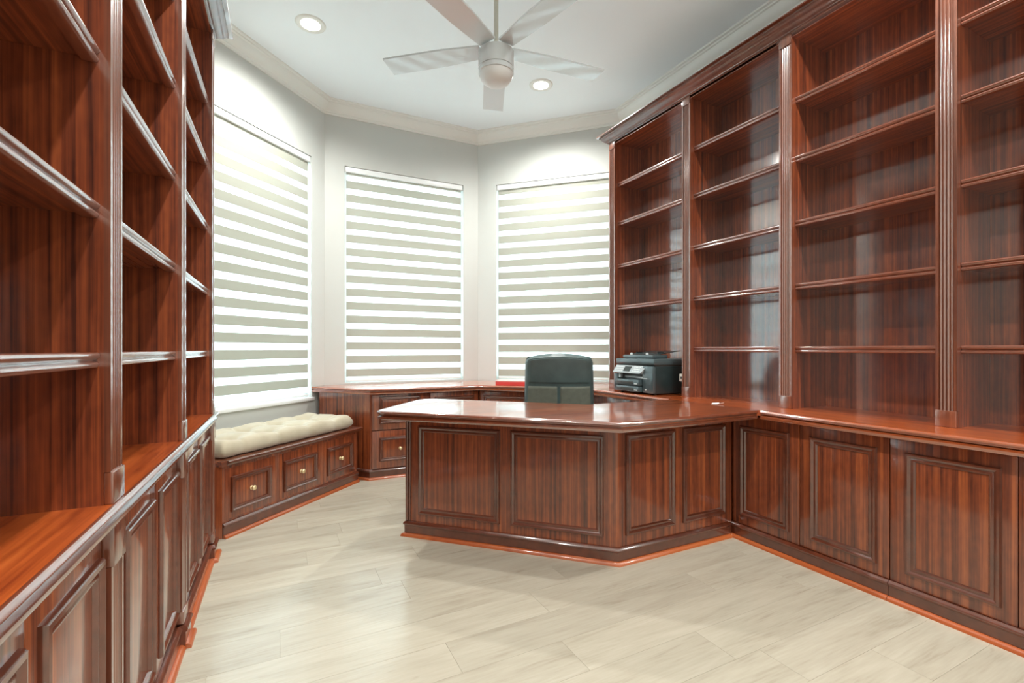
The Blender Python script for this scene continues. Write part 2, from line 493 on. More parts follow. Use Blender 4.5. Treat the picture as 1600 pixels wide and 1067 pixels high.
# unseen double door behind the camera, added to shut out sky light
d = bpy.data.objects.new('door_1', None); COL.objects.link(d); d['kind'] = 'structure'
d.location = (2.95, -1.6, 0); d.rotation_euler = (0, 0, pi)
MB().box(0.9, 1.0, -0.02, 0, 0, 2.55).box(2.7, 2.8, -0.02, 0, 0, 2.55).box(1.0, 2.7, -0.02, 0, 2.45, 2.55).build('casing', m_crown, d)
for xa, xb in ((1.0, 1.849), (1.851, 2.7)):
    lf = MB().box(xa, xb, 0.03, 0.07, 0.004, 2.446)
    for z0, z1 in ((0.2, 0.95), (1.1, 2.3)): lf.frame(xa + 0.13, xb - 0.13, z0, z1, 0.03, PANEL)
    lf.build('door_leaf', m_crown, d, smooth=30)
struct(MB().box(-4, 6, -9, 12, -0.6, -0.5).build('ground', m_ground, smooth=0))

def hedge():
    rnd = random.Random(11)
    mb = MB()
    blobs = [(rnd.uniform(-2.2, 2.2), rnd.uniform(-0.35, 0.35), rnd.uniform(0.1, 1.75), rnd.uniform(0.35, 0.6)) for _ in range(34)]
    for bx_, by_, bz_, br in blobs:
        for _ in range(150):
            d = Vector((rnd.gauss(0, 1), rnd.gauss(0, 1), rnd.gauss(0, 1))).normalized() * br * rnd.uniform(0.75, 1.05)
            c = Vector((bx_, by_, bz_)) + d
            u = Vector((rnd.gauss(0, 1), rnd.gauss(0, 1), rnd.gauss(0, 1))).normalized()
            w = u.orthogonal().normalized()
            l = rnd.uniform(0.05, 0.09)
            mb.add([c - u * l, c + w * l * .45, c + u * l, c - w * l * .45], [(0, 1, 2, 3)])
    o = mb.build('garden_hedge', m_leaf, None, smooth=0)
    o.location = (4.6, 6.0, 0); o.rotation_euler = (0, 0, -pi / 4)
    o['label'] = 'leafy garden hedge seen dimly through the right window blind'; o['category'] = 'hedge'; o['kind'] = 'stuff'
hedge()

# ------------------------------------------------------------------ zebra blinds
BL = [('zebra roller blind with bright sheer stripes above the cushioned bench', 2.641), ('zebra roller blind in the middle window over the bare worktop', 2.712),
      ('zebra roller blind half hidden by the tall bookcase and desk chair', 2.690)]
for wi, ((wx, wy), rz, ln, (x0, x1, z0, z1), side) in enumerate(WINS):
    lab, zs = BL[wi]
    t = thing('zebra_blind', lab, 'blind', (wx, wy, 0), rz, 'zebra blinds in the bay windows')
    a, b = x0 + 0.006, x1 - 0.006
    head = MB(); head.bbox(a, b, 0.006, 0.062, z1 - 0.052, z1 - 0.002, 0.006); head.build('headrail', m_frame, t)
    a2, b2 = a + 0.012, b - 0.012
    zbot = z0 + 0.030
    per, sh = 0.1255, 0.053
    # front layer: opaque bands, each its own strip; sheer voile between
    ztop = z1 - 0.05
    z = ztop; nxt = zs
    sheer = MB()
    while z > zbot + 0.02:
        lo = max(nxt, zbot)
        # a band of doubled cloth with a soft depth
        MB().box(a2, b2, 0.026, 0.0285, lo, z).build('fabric_band', m_band, t, smooth=0)
        hi2 = lo; lo2 = max(lo - sh, zbot)
        if hi2 - lo2 > 0.004: sheer.add([(a2, 0.0275, lo2), (b2, 0.0275, lo2), (b2, 0.0275, hi2), (a2, 0.0275, hi2)], [(0, 1, 2, 3)])
        z = lo2; nxt = lo2 - (per - sh)
        if z <= zbot + 0.004: break
    sheer.build('sheer_cloth', m_sheer, t, smooth=0)
    MB().bbox(a2, b2, 0.018, 0.036, zbot - 0.022, zbot, 0.004).build('bottom_rail', m_frame, t)
    if wi:
        MB().tube([(a + 0.004, 0.008, z1 - 0.05), (a + 0.004, 0.008, z0 + 0.25)], 0.0025, 6).build('pull_cord', m_frame, t)

# ------------------------------------------------------------------ cabinets
def pilaster(parent, x0, x1, yf, zb, z0, z1, zt, back, mat=None):
    mat = mat or wood_reed
    """reeded pilaster with plain base and cap blocks; z0..z1 is the reeded shaft"""
    w = x1 - x0
    e = 0.011
    n = 4
    pts = [(x0, yf + back), (x0, yf), (x0 + e, yf)]
    rw = (w - 2 * e) / n
    for i in range(n):
        c = x0 + e + rw * (i + .5)
        for k in range(5):
            a = pi * k / 4
            pts.append((c - cos(a) * rw * .47, yf + 0.0085 - sin(a) * 0.0075))
    pts += [(x1 - e, yf), (x1, yf), (x1, yf + back)]
    p = MB().prism(pts[::-1], z0, z1).build('pilaster', mat, parent, smooth=50)
    MB().bbox(x0 + .0002, x1 - .0002, yf - 0.005, yf + back, zb, z0, 0.003).build('base_block', mat, p)
    MB().bbox(x0 + .0002, x1 - .0002, yf - 0.005, yf + back, z1, zt, 0.003).build('cap_block', mat, p)
    return p

def bookcase(label, group, origin, rz, w, z0, ztop, shelves, depth, setback, pil_l=True, pil_r=False, pw=0.075, name='bookcase', x_in=None):
    """open bay of width w between pilaster centres; local x along the front, y into the wall"""
    t = thing(name, label, 'bookcase', origin, rz, group)
    h = pw / 2
    MB().box(-h, h, 0.012, depth, z0, ztop).build('side_panel', wood_z, t, smooth=0)
    if pil_r: MB().box(w - h, w + h, 0.012, depth, z0, ztop).build('side_panel', wood_z, t, smooth=0)
    MB().box(h, w - h - .0008, depth - 0.012, depth, z0, ztop).build('back_panel', wood_z, t, smooth=0)
    MB().box(h, w - h - .0008, 0.004, depth - 0.012, ztop - 0.022, ztop).build('top_panel', wood_x, t, smooth=0)
    for zs in shelves:
        s = MB().box(h, w - h - .0008, setback + 0.025, depth - 0.012, zs - 0.026, zs).build('shelf', wood_x, t, smooth=0)
        edge_xz(MB(), h + .001, w - h - .001, setback, zs, NOSE).build('shelf_edge', wood_edge, s, smooth=50)
    if pil_l: pilaster(t, -h, h, 0.0, z0, z0 + 0.07, ztop - 0.055, ztop, 0.012)
    if pil_r: pilaster(t, w - h, w + h, 0.0, z0, z0 + 0.07, ztop - 0.055, ztop, 0.012)
    return t

RS = [2.478, 2.152, 1.797, 1.450, 1.104]
PC = [3.172, 2.3725, 1.664, 0.961, 0.258]
UX = 2.53
RD = 0.325
ZT = 2.822
rl = ['mahogany bookcase bay with four shelves above the black printer',
      'mahogany bookcase bay reflecting the windows at the desk end of the worktop',
      'mahogany bookcase bay directly right of the reflecting bay, over the narrow cupboard',
      'mahogany bookcase bay cut by the right edge of the picture']
for i in range(4):
    bookcase(rl[i], 'open bookcases along the right wall', (UX, PC[i], 0), -pi / 2, PC[i] - PC[i + 1], 0.76, ZT, RS[:4] if i == 0 else RS, RD, 0.033,
             pil_r=(i == 3), pw=0.072 if i else 0.072)

def cornice(label, origin, rz, path, z):
    t = thing('bookcase_cornice', label, 'cornice', origin, rz, 'mahogany cornices on the bookcases')
    MB().sweep(CROWN_W, path, z=z).build('crown_moulding', wood_trim, t, smooth=40)
    # flat board closing the top of the run
    return t
cornice('mahogany crown moulding along the top of the right bookcases', (UX, PC[0] + 0.036, 0), -pi / 2,
        [(0, 0.40), (0, 0), (PC[0] + 0.036 - PC[4] + 0.036, 0)], 2.806)

# left run: its front line leans very slightly
LA = math.atan(0.0169)
LRZ = pi / 2 - LA
LX0 = -0.338
def LP(x, y=0.0):
    """point on the left run's front line (x along the run) in world"""
    return (LX0 + x * sin(LA) - y * cos(LA), x * cos(LA) + y * sin(LA), 0)
LPC = [0.56, 1.335, 2.11, 2.90]
LS = [2.378, 2.062, 1.732, 1.402, 1.083]
LZ = 0.755
LZT = 2.735
ll = ['tall mahogany bookcase bay nearest the camera on the left', 'tall mahogany bookcase bay in the middle of the left run', 'tall mahogany bookcase bay beside the left window']
for i in range(3):
    bookcase(ll[i], 'open bookcases along the left wall', LP(LPC[i]), LRZ, LPC[i + 1] - LPC[i], LZ, LZT, LS, 0.34, 0.018, pil_r=(i == 2), pw=0.08)
cornice('mahogany crown moulding along the top of the left bookcases', LP(0.50), LRZ, [(0, 0), (2.90 + 0.04 - 0.50, 0), (2.90 + 0.04 - 0.50, 0.33)], 2.718)

def door(parent, x0, x1, z0, z1, y, px0, px1, pz0, pz1, name='door', prof=PANEL, knob=None):
    d = MB().bbox(x0 + 0.0015, x1 - 0.0015, y - 0.018, y, z0, z1, 0.0015).build(name, wood_door, parent)
    MB().frame(px0, px1, pz0, pz1, y - 0.018, prof).build('panel_moulding', wood_trim, d, smooth=40)
    if knob:
        kx, kz = knob
        k = MB().lathe([(0.0, 0.030), (0.008, 0.029), (0.013, 0.024), (0.014, 0.019), (0.010, 0.013), (0.006, 0.009), (0.007, 0.003), (0.012, 0.001), (0.012, -0.001)], seg=20)
        k.v = [(kx + a, y - 0.018 - c, kz + b) for a, b, c in k.v]
        k.build('knob', m_brass, d, smooth=60)
    return d

def base_cabinet(label, group, origin, rz, w, doors, ztop, y, depth, plinth_path, pil=None, zb=0.075, name='base_cabinet', dz=None):
    t = thing(name, label, 'cabinet', origin, rz, group)
    MB().box(0, w - .001, y, depth, zb, ztop).build('carcass', wood_door, t, smooth=0)
    for q in doors:
        door(t, q[0], q[1], zb + 0.012, ztop - 0.002, y, q[2], q[3], 0.137, 0.652)
    if pil:
        for a, b in pil: pilaster(t, a, b, y - 0.034, 0.09, 0.135, 0.62, ztop, 0.034)
    MB().sweep(PLINTH, plinth_path).build('plinth', wood_trim, t, smooth=40)
    MB().sweep(SHOE, plinth_path).build('shoe_moulding', wood_shoe, t, smooth=40)
    return t

# right base units: front of doors at X = 2.39
RF = 2.408
def ry(Y): return Y
t = base_cabinet('mahogany base cabinet with two panelled doors in the corner by the desk', 'base cabinets along the right wall', (RF, 1.891, 0), -pi / 2, 0.790,
                 [(0.0, 0.396, 0.052, 0.343), (0.396, 0.790, 0.448, 0.743)], 0.712, 0.0, 0.53, [(0.0, -0.018), (0.789, -0.018)])
t = base_cabinet('mahogany base cabinet with two panelled doors at the right edge of the picture', 'base cabinets along the right wall', (RF, 1.100, 0), -pi / 2, 0.86,
                 [(0.0, 0.398, 0.057, 0.355), (0.398, 0.86, 0.455, 0.80)], 0.712, 0.0, 0.53, [(0.0, -0.018), (0.86, -0.018)])
base_cabinet('mahogany base cabinet beneath the printer, behind the desk', 'base cabinets along the right wall', (RF, 3.262, 0), -pi / 2, 1.369,
             [(0.0, 0.48, 0.05, 0.43), (0.48, 0.95, 0.53, 0.90)], 0.712, 0.0, 0.53, [(0.02, -0.018), (0.98, -0.018)])

# left base units (front of doors 14 mm behind the bookcase fronts)
LY = 0.032
lb = ['mahogany base cabinet at the lower left corner of the picture', 'mahogany base cabinet in the middle of the left run', 'mahogany base cabinet at the bench end of the left run']
ld = [[(0.645, 0.96, 0.68, 0.94), (0.96, 1.29, 1.0, 1.272)], [(1.383, 1.745, 1.435, 1.705), (1.745, 2.065, 1.785, 2.045)], [(2.16, 2.515, 2.215, 2.475), (2.515, 2.855, 2.555, 2.815)]]
for i in range(3):
    a = LPC[i] - 0.045
    b = LPC[i + 1] + (0.05 if i == 2 else -0.045)
    w_ = b - a
    doors = [tuple(v - a for v in dd) for dd in ld[i]]
    yb = LY - 0.018
    path = [(0, yb - 0.017), (0.09, yb - 0.017), (0.09, yb), (w_ - 0.001, yb)]
    pil = [(0.003, 0.087)]
    if i == 2:
        path = path[:3] + [(w_ - 0.095, yb), (w_ - 0.095, yb - 0.017), (w_, yb - 0.017), (w_, 0.30)]
        pil.append((w_ - 0.092, w_ - 0.008))
    base_cabinet(lb[i], 'base cabinets along the left wall', LP(a), LRZ, w_, doors, LZ - 0.048, LY, 0.36, path, pil)

def poly_inset(poly, d):
    """offset a closed plan polygon (counter-clockwise) inwards"""
    n = len(poly); out = []
    for i in range(n):
        p0, p, p1 = Vector(poly[i - 1]), Vector(poly[i]), Vector(poly[(i + 1) % n])
        d1 = (p - p0).normalized(); d2 = (p1 - p).normalized()
        n1 = Vector((-d1.y, d1.x)); n2 = Vector((-d2.y, d2.x))
        m = (n1 + n2) / max(0.2, 1 + n1.dot(n2))
        out.append(tuple(p + m * d))
    return out

def worktop(name, label, cat, poly, edge_path, z, mat, thick=0.03, lip=None, origin=(0, 0, 0), rz=0.0, group=None, edge_in=True):
    t = thing(name, label, cat, origin, rz, group)
    MB().prism(poly, z - thick, z).build('slab', mat, t, smooth=0)
    for ep in edge_path:
        MB().sweep(EDGE, ep, z=z).build('moulded_edge', lip or wood_lip, t, smooth=45)
    return t

# left worktop (local frame of the left run)
e = 0.012
worktop('worktop', 'long mahogany worktop under the left bookcases', 'worktop',
        [(0.52, -0.0155 + e), (2.97, -0.0155 + e), (2.97, 0.345), (0.52, 0.345)],
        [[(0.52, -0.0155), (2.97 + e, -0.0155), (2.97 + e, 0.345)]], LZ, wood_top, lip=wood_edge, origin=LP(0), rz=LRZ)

# worktop of the bay and right wall, one continuous top
A, B_, C_, D_ = (0.285, 4.485), (0.69, 3.97), (1.65, 3.97), (2.316, 3.304)
r0 = 2.316
E1, E2 = (r0, 2.31), (r0, 0.22)
poly = [A, B_, C_, D_, E2, (2.945, 0.22), (2.945, 3.557), (1.905, 4.595), (0.405, 4.595)]
pi_ = poly_inset(poly, 0.012)
wp = [pi_[0], pi_[1], pi_[2], pi_[3], (r0 + 0.012, 2.31), (r0, 2.31), (r0, 1.68), (r0 + 0.012, 1.68), pi_[4], (2.945, 0.22), (2.945, 3.555), (1.905, 4.595), (0.405, 4.595)]
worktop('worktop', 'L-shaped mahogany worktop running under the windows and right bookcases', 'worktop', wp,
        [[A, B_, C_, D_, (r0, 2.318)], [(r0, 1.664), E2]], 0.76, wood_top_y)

# cabinets under the bay worktop ------------------------------------
t = thing('pedestal_cabinet', 'mahogany drawer pedestal at the end of the bay worktop, beside the bench', 'cabinet', (0.705, 4.04, 0), 0.0, 'cabinets under the bay worktop')
MB().prism([(0, 0), (0.50, 0), (0.50, 0.53), (-0.24, 0.53), (-0.36, 0.43)], 0.0, 0.712).build('carcass', wood_door, t, smooth=0)
for z0, z1, p0, p1, kz in ((0.09, 0.404, 0.149, 0.351, 0.247), (0.412, 0.710, 0.463, 0.690, 0.577)):
    door(t, 0.012, 0.49, z0, z1, 0.0, 0.072, 0.42, p0, p1, 'drawer', PANEL_S, (0.246, kz))
pp = [(-0.355, 0.425), (0.0, -0.0), (0.499, -0.0)]
MB().sweep(PLINTH, pp).build('plinth', wood_trim, t); MB().sweep(SHOE, pp).build('shoe_moulding', wood_shoe, t)

t = thing('panelled_cabinet', 'mahogany panelled cabinet below the middle window, behind the desk', 'cabinet', (1.205, 4.04, 0), 0.0, 'cabinets under the bay worktop')
MB().prism([(0, 0), (0.473, 0), (0.67, 0.50), (0.67, 0.54), (0, 0.54)], 0.0, 0.712).build('carcass', wood_door, t, smooth=0)
door(t, 0.01, 0.465, 0.09, 0.710, 0.0, 0.05, 0.42, 0.14, 0.668)
MB().sweep(PLINTH, [(0, 0), (0.44, 0)]).build('plinth', wood_trim, t); MB().sweep(SHOE, [(0, 0), (0.44, 0)]).build('shoe_moulding', wood_shoe, t)

t = thing('panelled_cabinet', 'mahogany panelled cabinet set at an angle below the right window', 'cabinet', (1.685, 4.045, 0), -pi / 4, 'cabinets under the bay worktop')
aw = (2.39 - 1.685) * sqrt(2)
MB().prism([(0.004, 0), (aw - 0.02, 0), (aw - 0.02, 0.50), (-0.20, 0.50)], 0.0, 0.712).build('carcass', wood_door, t, smooth=0)
door(t, 0.02, 0.5, 0.09, 0.710, 0.0, 0.05, 0.46, 0.14, 0.668)
door(t, 0.5, aw - 0.03, 0.09, 0.710, 0.0, 0.54, aw - 0.07, 0.14, 0.668)
MB().sweep(PLINTH, [(0, 0), (aw - 0.03, 0)]).build('plinth', wood_trim, t); MB().sweep(SHOE, [(0, 0), (aw - 0.03, 0)]).build('shoe_moulding', wood_shoe, t)

# ------------------------------------------------------------------ desk
t = thing('executive_desk', 'angled mahogany desk with panelled front joined to the right worktop', 'desk', (0, 0, 0))
q = 1 / sqrt(2)
Lf = (0.690, 2.750); Cf = (1.547, 1.893)
Cb = (1.70, 2.26); Lb = (1.03, 3.00)
body = [Lf, Cf, (2.384, 1.893), (2.384, 2.20), (1.70, 2.20), (0.985, 2.915), (0.90, 2.93), (0.83, 2.89)]
MB().prism(body, 0.0, 0.712).build('body', wood_door, t, smooth=0)
# corner post with double bead at the left end
post = bpy.data.objects.new('corner_post', None)
cp = MB()
for k, (u, r) in enumerate(((0.004, 0.010), (0.022, 0.007))):
    c = (Lf[0] + u * q - 0.004 * q, Lf[1] - u * q - 0.004 * q)
    cp.lathe([(r, 0.09), (r, 0.712)], (c[0], c[1], 0), 14)
cp.build('corner_post', wood_trim, t, smooth=50)
# mouldings on the panelled faces
def panel_on(parent, org, rz, x0, x1, z0, z1):
    mb = MB().frame(x0, x1, z0, z1, 0.0, PANEL)
    M = Matrix.Translation((org[0], org[1], 0)) @ Matrix.Rotation(rz, 4, 'Z')
    o = mb.build('panel_moulding', wood_trim, parent, smooth=40)
    o.matrix_local = M
    return o
s2 = sqrt(2)
panel_on(t, Lf, -pi / 4, (0.744 - .69) * s2, (1.100 - .69) * s2, 0.133, 0.646)
panel_on(t, Lf, -pi / 4, (1.144 - .69) * s2, (1.497 - .69) * s2, 0.133, 0.648)
panel_on(t, Cf, 0, 0.048, 0.386, 0.139, 0.655)
panel_on(t, Cf, 0, 0.444, 0.778, 0.139, 0.657)
dp = [(0.90, 2.93), (0.83, 2.89), Lf, Cf, (2.361, 1.893)]
MB().sweep(PLINTH, dp).build('plinth', wood_trim, t, smooth=40)
MB().sweep(SHOE, dp).build('shoe_moulding', wood_shoe, t, smooth=40)
# top
TL, TC = (0.505, 2.545), (1.385, 1.665)
top = [(r0 - 0.001, 1.672), TC, TL, (0.488, 2.585), (0.52, 2.64), (0.79, 2.975), (0.835, 3.025), (0.88, 3.045), (0.93, 3.035), (0.97, 3.005), (1.665, 2.312), (r0 - 0.001, 2.312)]
top_ccw = top[::-1]
ins = poly_inset(top_ccw, 0.012)[::-1]
ins[0] = (r0 - 0.001, ins[0][1]); ins[-1] = (r0 - 0.001, ins[-1][1])
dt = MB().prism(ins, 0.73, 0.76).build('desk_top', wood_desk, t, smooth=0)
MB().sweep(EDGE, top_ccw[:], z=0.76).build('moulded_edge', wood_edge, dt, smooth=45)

# ------------------------------------------------------------------ window bench and cushion
bx, by = -0.272, 3.168
t = thing('window_bench', 'low mahogany window bench with three brass-knobbed drawers below the left window', 'bench', (bx, by, 0), pi / 4)
BW, BD = 1.235, 0.52
def X2(x): return (x - bx) * s2
MB().prism([(0, 0), (BW, 0), (BW, BD), (-0.32, BD), (-0.32, 0.30), (-0.2, 0.24)], 0.0, 0.415).build('carcass', wood_door, t, smooth=0)
for x0, x1 in ((-0.236, -0.026), (0.049, 0.270), (0.345, 0.557)):
    a, b = X2(x0), X2(x1)
    d_ = MB().bbox(a - 0.035, b + 0.035, -0.0012, 0.006, 0.10, 0.395, 0.0005).build('drawer', wood_door, t)
    MB().frame(a, b, 0.136, 0.342, -0.004, PANEL_S).build('panel_moulding', wood_trim, d_, smooth=40)
    k = MB().lathe([(0.0, 0.030), (0.009, 0.029), (0.015, 0.024), (0.016, 0.019), (0.011, 0.013), (0.007, 0.009), (0.008, 0.003), (0.013, 0.001), (0.013, -0.001)], seg=20)
    kx = (a + b) / 2; k.v = [(kx + u, -0.004 - w_, 0.24 + v) for u, v, w_ in k.v]
    k.build('knob', m_brass, d_, smooth=60)
lid = MB().box(-0.02, BW + 0.03, -0.018, BD, 0.415, 0.445).build('lid', wood_x, t, smooth=0)
edge_xz(MB(), 0.015, BW + 0.03, -0.036, 0.446, [(0.03, 0), (0.006, 0), (0, -0.005), (0.0, -0.012), (0.008, -0.018), (0.012, -0.026), (0.03, -0.026)]).build('lid_edge', wood_trim, lid, smooth=50)
pp = [(0, 0), (BW, 0)]
MB().sweep(PLINTH, pp).build('plinth', wood_trim, t, smooth=40); MB().sweep(SHOE, pp).build('shoe_moulding', wood_shoe, t, smooth=40)

def cushion():
    LX, LY_, TH = 1.20, 0.475, 0.112
    nx, ny = 132, 54
    tx = [LX * (k + 0.5) / 4 for k in range(-1, 5)]
    cx = [0.155, 0.435, 0.715, 0.995]
    cy = [0.14, 0.33]
    def pin(x, y):
        v = 0.0
        for a in cx:
            for b in cy:
                d2 = ((x - a) ** 2 + (y - b) ** 2)
                v += 0.042 * math.exp(-d2 / (2 * 0.030 ** 2)) + 0.032 * math.exp(-d2 / (2 * 0.075 ** 2))
            # pulled creases from the buttons to the front and back edges
            v += 0.017 * math.exp(-((x - a) / 0.016) ** 2) * (0.5 + 0.5 * cos(pi * min(1, abs(y - (0.14 if y < 0.235 else 0.33)) / 0.2)))
        for b in cy:
            v += 0.006 * math.exp(-((y - b) / 0.02) ** 2)
        return v
    rnd = random.Random(3)
    ph = [rnd.uniform(0, 6.28) for _ in range(6)]
    vs, fs = [], []
    for side in (1, 0):
        for j in range(ny + 1):
            for i in range(nx + 1):
                u, v = i / nx, j / ny
                x, y = u * LX, v * LY_
                ex = min(x, LX - x) / 0.055; ey = min(y, LY_ - y) / 0.055
                fx = sqrt(max(0, 1 - (1 - min(1, ex)) ** 2.2)); fy = sqrt(max(0, 1 - (1 - min(1, ey)) ** 2.2))
                p = fx * fy
                if side:
                    w = 0.003 * sin(23 * x + ph[0] + 8 * y) + 0.002 * sin(41 * x + ph[1]) * sin(29 * y + ph[2])
                    z = 0.042 + (TH - 0.042) * p + w * p - pin(x, y) * p
                else:
                    z = 0.042 - 0.042 * p
                # scalloped outline between the tufts
                sc = 0.0
                for a in cx: sc += math.exp(-((x - a) / 0.035) ** 2)
                edge = max(0, 1 - min(y, LY_ - y) / 0.10)
                yy = y + (0.010 * sc * edge if y < LY_ / 2 else -0.010 * sc * edge)
                vs.append((x, yy, z))
    W = nx + 1; NB = W * (ny + 1)
    for s_ in (0, 1):
        for j in range(ny):
            for i in range(nx):
                a = s_ * NB + j * W + i
                fs.append((a, a + 1, a + W + 1, a + W) if s_ == 0 else (a, a + W, a + W + 1, a + 1))
    mb = MB().add(vs, fs)
    me_obj = mb.build('bench_cushion', m_cushion, None, smooth=0)
    me = me_obj.data
    bm = bmesh.new(); bm.from_mesh(me); bmesh.ops.remove_doubles(bm, verts=bm.verts, dist=0.0008); bm.to_mesh(me); bm.free()
    me.shade_smooth()
    me_obj.location = (bx + 0.0 * q, by, 0.446); me_obj.rotation_euler = (0, 0, pi / 4)
    M = Matrix.Translation((bx, by, 0)) @ Matrix.Rotation(pi / 4, 4, 'Z') @ Vector((0.012, 0.012, 0.446))
    me_obj.location = M
    tag(me_obj, 'long cream tufted cushion lying on the window bench', 'cushion')
    for a in cx:
        for b in cy:
            MB().lathe([(0.0, 0.004), (0.006, 0.003), (0.009, 0.0), (0.008, -0.003)], (a, b, 0.026), 12).build('tuft_button', m_cushion, me_obj)
cushion()

# ------------------------------------------------------------------ office chair
def office_chair(loc, rz):
    t = thing('office_chair', 'dark grey-green leather office chair behind the desk, its back to the camera', 'chair', (*loc, 0), rz)
    # local: back faces -y, seat towards +y
    def back_panel(z0, z1, yoff, inset, matname, mat, name, thick, grow=0.0, xs=(-1, 1), parent=t):
        nx, nz = 24, 24
        vs, fs = [], []
        for side in (0, 1):
            for j in range(nz + 1):
                for i in range(nx + 1):
                    v = j / nz
                    zz = z0 + (z1 - z0) * v
                    zf = (zz - 0.50) / 0.56
                    hw = 0.226 + 0.022 * (1 - zf) - inset
                    u = xs[0] + (xs[1] - xs[0]) * i / nx
                    x = u * hw
                    arch = 0.030 * (1 - (x / 0.24) ** 2)
                    z = zz + (arch - 0.03) * max(0, (zf - 0.80) / 0.2)
                    # rounded upper corners
                    cr = 0.045
                    if zf > 0.9:
                        k = (zf - 0.9) / 0.1
                        x *= 1 - 0.07 * k * k
                    curve = 0.05 * (x / 0.24) ** 2          # wraps round the sitter
                    lean = -0.10 * zf + 0.05 * sin(pi * zf) * 0.4
                    ed = min(1, (1 - abs(u if xs == (-1, 1) else (2 * i / nx - 1))) / 0.10) * min(1, min(v, 1 - v) / 0.06)
                    ed = sqrt(max(0, 1 - (1 - ed) ** 2))
                    y = lean + curve + yoff + (-(thick / 2) * ed if side == 0 else (thick / 2) * ed)
                    vs.append((x, y, z))
        W = nx + 1; NB = W * (nz + 1)
        for s_ in (0, 1):
            for j in range(nz):
                for i in range(nx):
                    a = s_ * NB + j * W + i
                    fs.append((a, a + 1, a + W + 1, a + W) if s_ == 0 else (a, a + W, a + W + 1, a + 1))
        o = MB().add(vs, fs).build(name, mat, parent, smooth=60)
        return o
    bk = back_panel(0.50, 1.06, 0.0, 0.0, '', m_leather, 'backrest', 0.085)
    back_panel(0.855, 1.035, -0.034, 0.020, '', m_leather, 'upper_back_panel', 0.028, parent=bk)
    back_panel(0.53, 0.848, -0.034, 0.020, '', m_leather2, 'lower_back_panel', 0.026, xs=(-1, -0.02), parent=bk)
    back_panel(0.53, 0.848, -0.034, 0.020, '', m_leather2, 'lower_back_panel', 0.026, xs=(0.02, 1), parent=bk)
    # seat
    s = MB().bbox(-0.25, 0.25, 0.02, 0.47, 0.42, 0.51, 0.038).build('seat', m_leather, t, smooth=60)
    MB().bbox(-0.20, 0.20, 0.06, 0.42, 0.395, 0.425, 0.01).build('seat_pan', m_plastic, t)
    for sx in (-1, 1):
        MB().tube([(sx * 0.27, 0.08, 0.44), (sx * 0.30, 0.07, 0.52), (sx * 0.30, 0.09, 0.62), (sx * 0.30, 0.14, 0.66), (sx * 0.30, 0.32, 0.66), (sx * 0.29, 0.36, 0.62), (sx * 0.27, 0.34, 0.46), (sx * 0.23, 0.33, 0.41)], 0.016, 10).build('armrest', m_plastic, t, smooth=60)
    MB().tube([(0, 0.10, 0.41), (0, -0.03, 0.43), (0, -0.055, 0.50), (0, -0.06, 0.62)], 0.025, 10).build('back_bracket', m_plastic, t, smooth=60)
    MB().lathe([(0.03, 0.12), (0.03, 0.26), (0.022, 0.262), (0.022, 0.40)], (0, 0.22, 0), 20).build('gas_lift', m_plastic, t)
    for k in range(5):
        a = 2 * pi * k / 5 + 0.3
        ex, ey = 0.30 * cos(a), 0.22 + 0.30 * sin(a)
        l = MB().tube([(0, 0.22, 0.135), (0.15 * cos(a), 0.22 + 0.15 * sin(a), 0.118), (ex, ey, 0.085)], [0.030, 0.022, 0.017], 10).build('leg', m_plastic, t, smooth=60)
        c = MB()
        for o_ in (-0.016, 0.016):
            px, py = -sin(a) * o_, cos(a) * o_
            lw = MB().lathe([(0.0, -0.009), (0.026, -0.009), (0.029, -0.004), (0.029, 0.004), (0.026, 0.009), (0.0, 0.009)], seg=18)
            # wheel axis along tangent
            tx_, ty_ = -sin(a), cos(a); rx_, ry_ = cos(a), sin(a)
            lw.v = [(ex + px + tx_ * z + rx_ * x, ey + py + ty_ * z + ry_ * x, 0.0295 + y) for x, y, z in lw.v]
            c.add(lw.v, lw.f)
        c.lathe([(0.007, 0.03), (0.007, 0.085)], (ex, ey, 0), 10)
        c.build('caster', m_plastic, l)
    return t
office_chair((1.735, 2.745), -atan2(0.54, 0.84))

